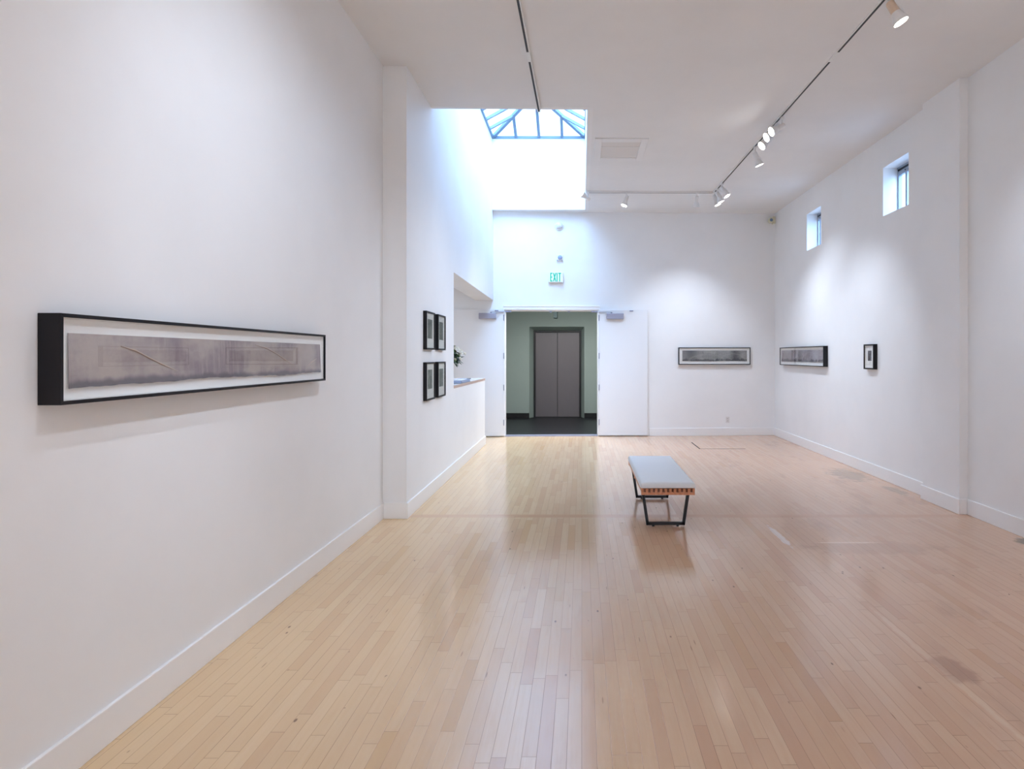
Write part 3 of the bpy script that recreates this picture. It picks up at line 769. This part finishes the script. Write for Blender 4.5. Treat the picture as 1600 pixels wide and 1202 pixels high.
# cushion: soft box with rounded shoulders and a slight crown
def cushion():
    b = MB(); bm = b.bm; cw, cl, z0, z1, r = hw+.003, hl-.004, .357, .408, .020
    nx, ny = 26, 60
    def pt(i, j, top):
        u = -1+2*i/nx; v = -1+2*j/ny
        x = cw*u; y = cl*v
        # concentrate samples near the rim
        x = cw*math.copysign(1-(1-abs(u))**1.5, u); y = cl*math.copysign(1-(1-abs(v))**1.7, v)
        e = min(cw-abs(x), cl-abs(y))
        if e < r: k = r-math.sqrt(max(0, r*r-(r-e)**2))
        else: k = 0
        crown = .014*(1-(x/cw)**2)*(1-(y/cl)**4)
        pull = .0018*math.sin(y*31)*math.exp(-e/.03)
        if top: z = z1-k+crown+pull*.6
        else: z = z0+k*.4
        return (x, y, z)
    T = [[bm.verts.new(pt(i, j, 1)) for j in range(ny+1)] for i in range(nx+1)]
    B_ = [[bm.verts.new(pt(i, j, 0)) for j in range(ny+1)] for i in range(nx+1)]
    for G, fl in ((T, 0), (B_, 1)):
        for i in range(nx):
            for j in range(ny):
                q = [G[i][j], G[i+1][j], G[i+1][j+1], G[i][j+1]]; bm.faces.new(q[::-1] if fl else q)
    rim = [(i, 0) for i in range(nx)] + [(nx, j) for j in range(ny)] + [(i, ny) for i in range(nx, 0, -1)] + [(0, j) for j in range(ny, 0, -1)]
    for (a, c), (d, e) in zip(rim, rim[1:]+rim[:1]): bm.faces.new((B_[a][c], B_[d][e], T[d][e], T[a][c]))
    return b.build('cushion', VINYL, bn, smooth=True), cw, cl
cu, cw, cl = cushion()
b = MB(); rr = .0028
pp = [(-cw, -cl), (cw, -cl), (cw, cl), (-cw, cl), (-cw, -cl)]
for a, c in zip(pp, pp[1:]): b.tube([(a[0], a[1], .364), (c[0], c[1], .364)], rr, 8)
b.build('piping', VINYL, cu, smooth=True)

# ------------------------------------------------------------------ floor hatch
h = empty('floor_hatch', (1.937, 10.16, 0), label='flush square wooden hatch cut into the floor near the back wall', cat='floor hatch')
b = MB()
b.box(-.006, .75, -.007, .004, 0, .0012); b.box(-.007, .012, 0, .77, 0, .0012)
b.build('hatch_gap', pbr('dark_slit_matte', srgb(52, 46, 44), 1, spec=0), h)  # rough dark strips laid on the floor to draw the open slit
MB().box(.33, .45, -.006, .02, 0, .003).build('finger_pull', pbr('dull_brass', srgb(120, 100, 84), .5, metal=.4), h, bevel=.001)

# ------------------------------------------------------------------ ceiling vent
v = empty('ceiling_vent', (.50, 8.13, 0), label='square white recessed air vent in the ceiling beside the skylight', cat='vent')
cz = zc(.5, 8.1)
VW = pbr('vent_white', (.72, .71, .70, 1), .5)
b = MB(); ox, oy, ix, iy = .335, .43, .245, .31
for z0_, z1_, oo in ((cz-.016, cz+.02, 0), ):
    b.box(-ox, -ix, -oy, oy, z0_, z1_); b.box(ix, ox, -oy, oy, z0_, z1_); b.box(-ix, ix, -oy, -iy, z0_, z1_); b.box(-ix, ix, iy, oy, z0_, z1_)
b.build('vent_frame', CEIL, v, bevel=.004)
b = MB()
b.box(-ix, ix, -iy, iy-.0, cz-.009, cz-.004)
b.build('vent_plate', pbr('vent_plate_grey', (.66, .635, .61, 1), .6), v)
b = MB()
b.box(-ix, ix, -.125, -.113, cz-.013, cz-.009); b.build('louvre', VW, v)

# ------------------------------------------------------------------ lighting tracks
def track(label, a, c, gap=None, ends=True):
    a = Vector(a); c = Vector(c); d = (c-a); L = d.length
    t = empty('lighting_track', a, 0, label=label, cat='lighting track', group='ceiling lighting tracks')
    dd = d.normalized(); xx = dd.cross(Vector((0, 0, 1))).normalized(); zz = xx.cross(dd)
    M = Matrix((xx, dd, zz)).transposed().to_4x4()
    segs = [(0, L)] if not gap else [(0, gap[0]), (gap[1], L)]
    b = MB(); inner = MB()
    for s0, s1 in segs:
        b.box(-.019, -.0095, s0, s1, -.032, 0, M); b.box(.0095, .019, s0, s1, -.032, 0, M); b.box(-.018, .018, s0, s1, -.010, 0, M)
        inner.box(-.0095, .0095, s0, s1, -.0315, -.010, M)
    b.build('track_channel', WHITEM, t); inner.build('conductor_slot', BLACKP, t)
    if gap:
        MB().box(-.019, .019, gap[0], gap[1], -.034, 0, M).build('coupler', WPLAST, t, bevel=.002)
        MB().box(-.065, .065, gap[0]-.02, gap[0]+.11, -.004, .0, M).build('junction_plate', WPLAST, t)
    return t
def tp(x, y): return (x, y, zc(x, y)-.0005)
def xB(y): return 2.275-.0165*(y-4.67)
track('long ceiling track running from overhead to the skylight opening, no lamps in sight', tp(-.505, 1.0), tp(-.470, 6.80), (4.46, 4.64))
track('long ceiling track on the window side carrying most of the lamps', tp(xB(-3.5), -3.5), tp(xB(10.24), 10.24), (5.46+3.5, 5.64+3.5))
track('short ceiling track crossing in front of the back wall, ending at the skylight', tp(xB(10.24)-.02, 10.24), tp(.085, 10.24))
track('ceiling track crossing the room from wall to wall above where the viewer stands', tp(xB(2.2)-.02, 2.2), tp(-.45, 2.2))

LG2 = 'white track lamps on the ceiling'
def lamp(x, y, d, label, on=True, power=60, spot=60, drop=.055, blend=.8, col=HAL, head_off=(0, 0), power_dir=None, soft=.028):
    z = zc(x, y)-.033
    t = empty('track_lamp', (x, y, z), 0, label=label, cat='track lamp', group=LG2)
    MB().box(-.016, .016, -.032, .032, -.020, .004).build('adapter', WHITEM, t, bevel=.003)
    piv = Vector((head_off[0], head_off[1], -.02-drop))
    MB().tube([(0, 0, -.018), (0, 0, -.018-drop*.5), tuple(piv)], .0065, 10).build('stem', WHITEM, t, smooth=True)
    d = Vector(d).normalized(); q = d.to_track_quat('Z', 'X').to_matrix().to_4x4(); q.translation = piv
    # socket neck and flared shade (a lathe about the aiming axis)
    MB().lathe([(.012, -.034), (.026, -.030), (.030, -.020), (.031, .055), (.029, .062)], 28, q).build('socket', CREAMN if label.startswith('large') else WHITEM, t, smooth=True)
    yk = MB(); yk.tube([tuple(q @ Vector((.034, 0, .01))), tuple(q @ Vector((.046, 0, .05))), tuple(q @ Vector((.048, 0, .09)))], .003, 8)
    yk.build('bracket', WHITEM, t, smooth=True)
    sh = MB().lathe([(.030, .060), (.036, .075), (.044, .100), (.053, .120), (.056, .135), (.056, .146), (.052, .146), (.050, .132), (.040, .105), (.028, .078)], 32, q, cap=False).build('lamp_shade', WHITEM, t, smooth=True)
    MB().lathe([(.0425, .134), (.041, .139), (.001, .142)], 32, q).build('lamp_bulb', LENS if on else WPLAST, t, smooth=True)
    if on and power:
        p = Vector((x, y, z)) + piv + d*.155
        o = light('track_lamp_beam', 'SPOT', p, power, col, direction=power_dir or d, spot=spot, blend=blend, radius=soft)
    return t
lamp(xB(4.56)+.005, 4.56, (.42, -.12, -.88), 'large-looking track lamp hanging closest to the viewer at the picture edge', power=40, spot=96, blend=1, drop=.05)
for i, (y, dr, hd) in enumerate(((6.92, .075, (-.86, -.15, -.46)), (7.10, .075, (-.86, -.15, -.48)), (7.32, .08, (-.78, -.17, -.62)))):
    lamp(xB(y), y, hd, ('track lamp in the tight trio facing the skylight wall, the one closest to the viewer', 'track lamp in the tight trio facing the skylight wall, the middle one', 'track lamp in the tight trio facing the skylight wall, the lowest one')[i], power=42, spot=60, blend=1, drop=dr,
         power_dir=(-3.85, -.35+.15*i, -2.75))
lamp(xB(7.92), 7.92, (.36, .02, -.9), 'single track lamp aimed at the small picture, beyond the trio', power=66, spot=76, blend=1, drop=.075)
lamp(xB(9.66), 9.66, (.48, -.22, -.84), 'track lamp nearest the viewer in the cluster at the track corner', power=46, spot=76, blend=1)
lamp(xB(9.97), 9.97, (.38, -.06, -.92), 'track lamp in the middle of the cluster at the track corner', power=34, spot=76, blend=1)
lamp(xB(10.18), 10.18, (.34, -.10, -.92), 'track lamp at the very corner where the two tracks meet', power=30, spot=80, blend=1)
lamp(1.905, 10.24, (.02, .40, -.90), 'track lamp pointing straight at the back wall picture', power=80, spot=84, blend=1)
lamp(.745, 10.24, (-.32, -.12, -.92), 'track lamp alone in the middle of the short track', power=150, spot=110, blend=1)
lamp(.105, 10.24, (-.72, -.5, .42), 'track lamp at the end of the short track, tilted up beside the skylight', power=8, spot=60, drop=.075)
# picture lamp out of view, then unseen lamps added as fill
lamp(.33, 2.2, (-2.2, 1.7, -2.5), 'track lamp aimed at the longest picture', power=84, spot=80, blend=1, soft=.012)
lamp(-.49, .6, (-.7, .9, -2.1), 'unseen fill lamp added near the start of the lampless track', power=16, spot=110, blend=1)  # added out of view to lift the near floor and wall
lamp(-.495, 2.9, (-.42, -.25, -2.4), 'unseen track lamp added to brighten the floorboards by the bare wall', power=34, spot=56, blend=1)  # narrow beam added out of view to brighten the near floor
for yy, dd in ((1.2, (-.7, -1.5, -1.6)), (-1.0, (-.6, -1.2, -1.8))):
    lamp(xB(yy), yy, dd, {1.2: 'unseen fill lamp added for bounce light off the middle of the unseen floor', -1.0: 'unseen fill lamp added for bounce light off the rear end of the unseen floor'}[yy], power=680, spot=95, blend=1, col=REAR_FILL)  # strong unseen lamps, added so their bounce fills the visible room
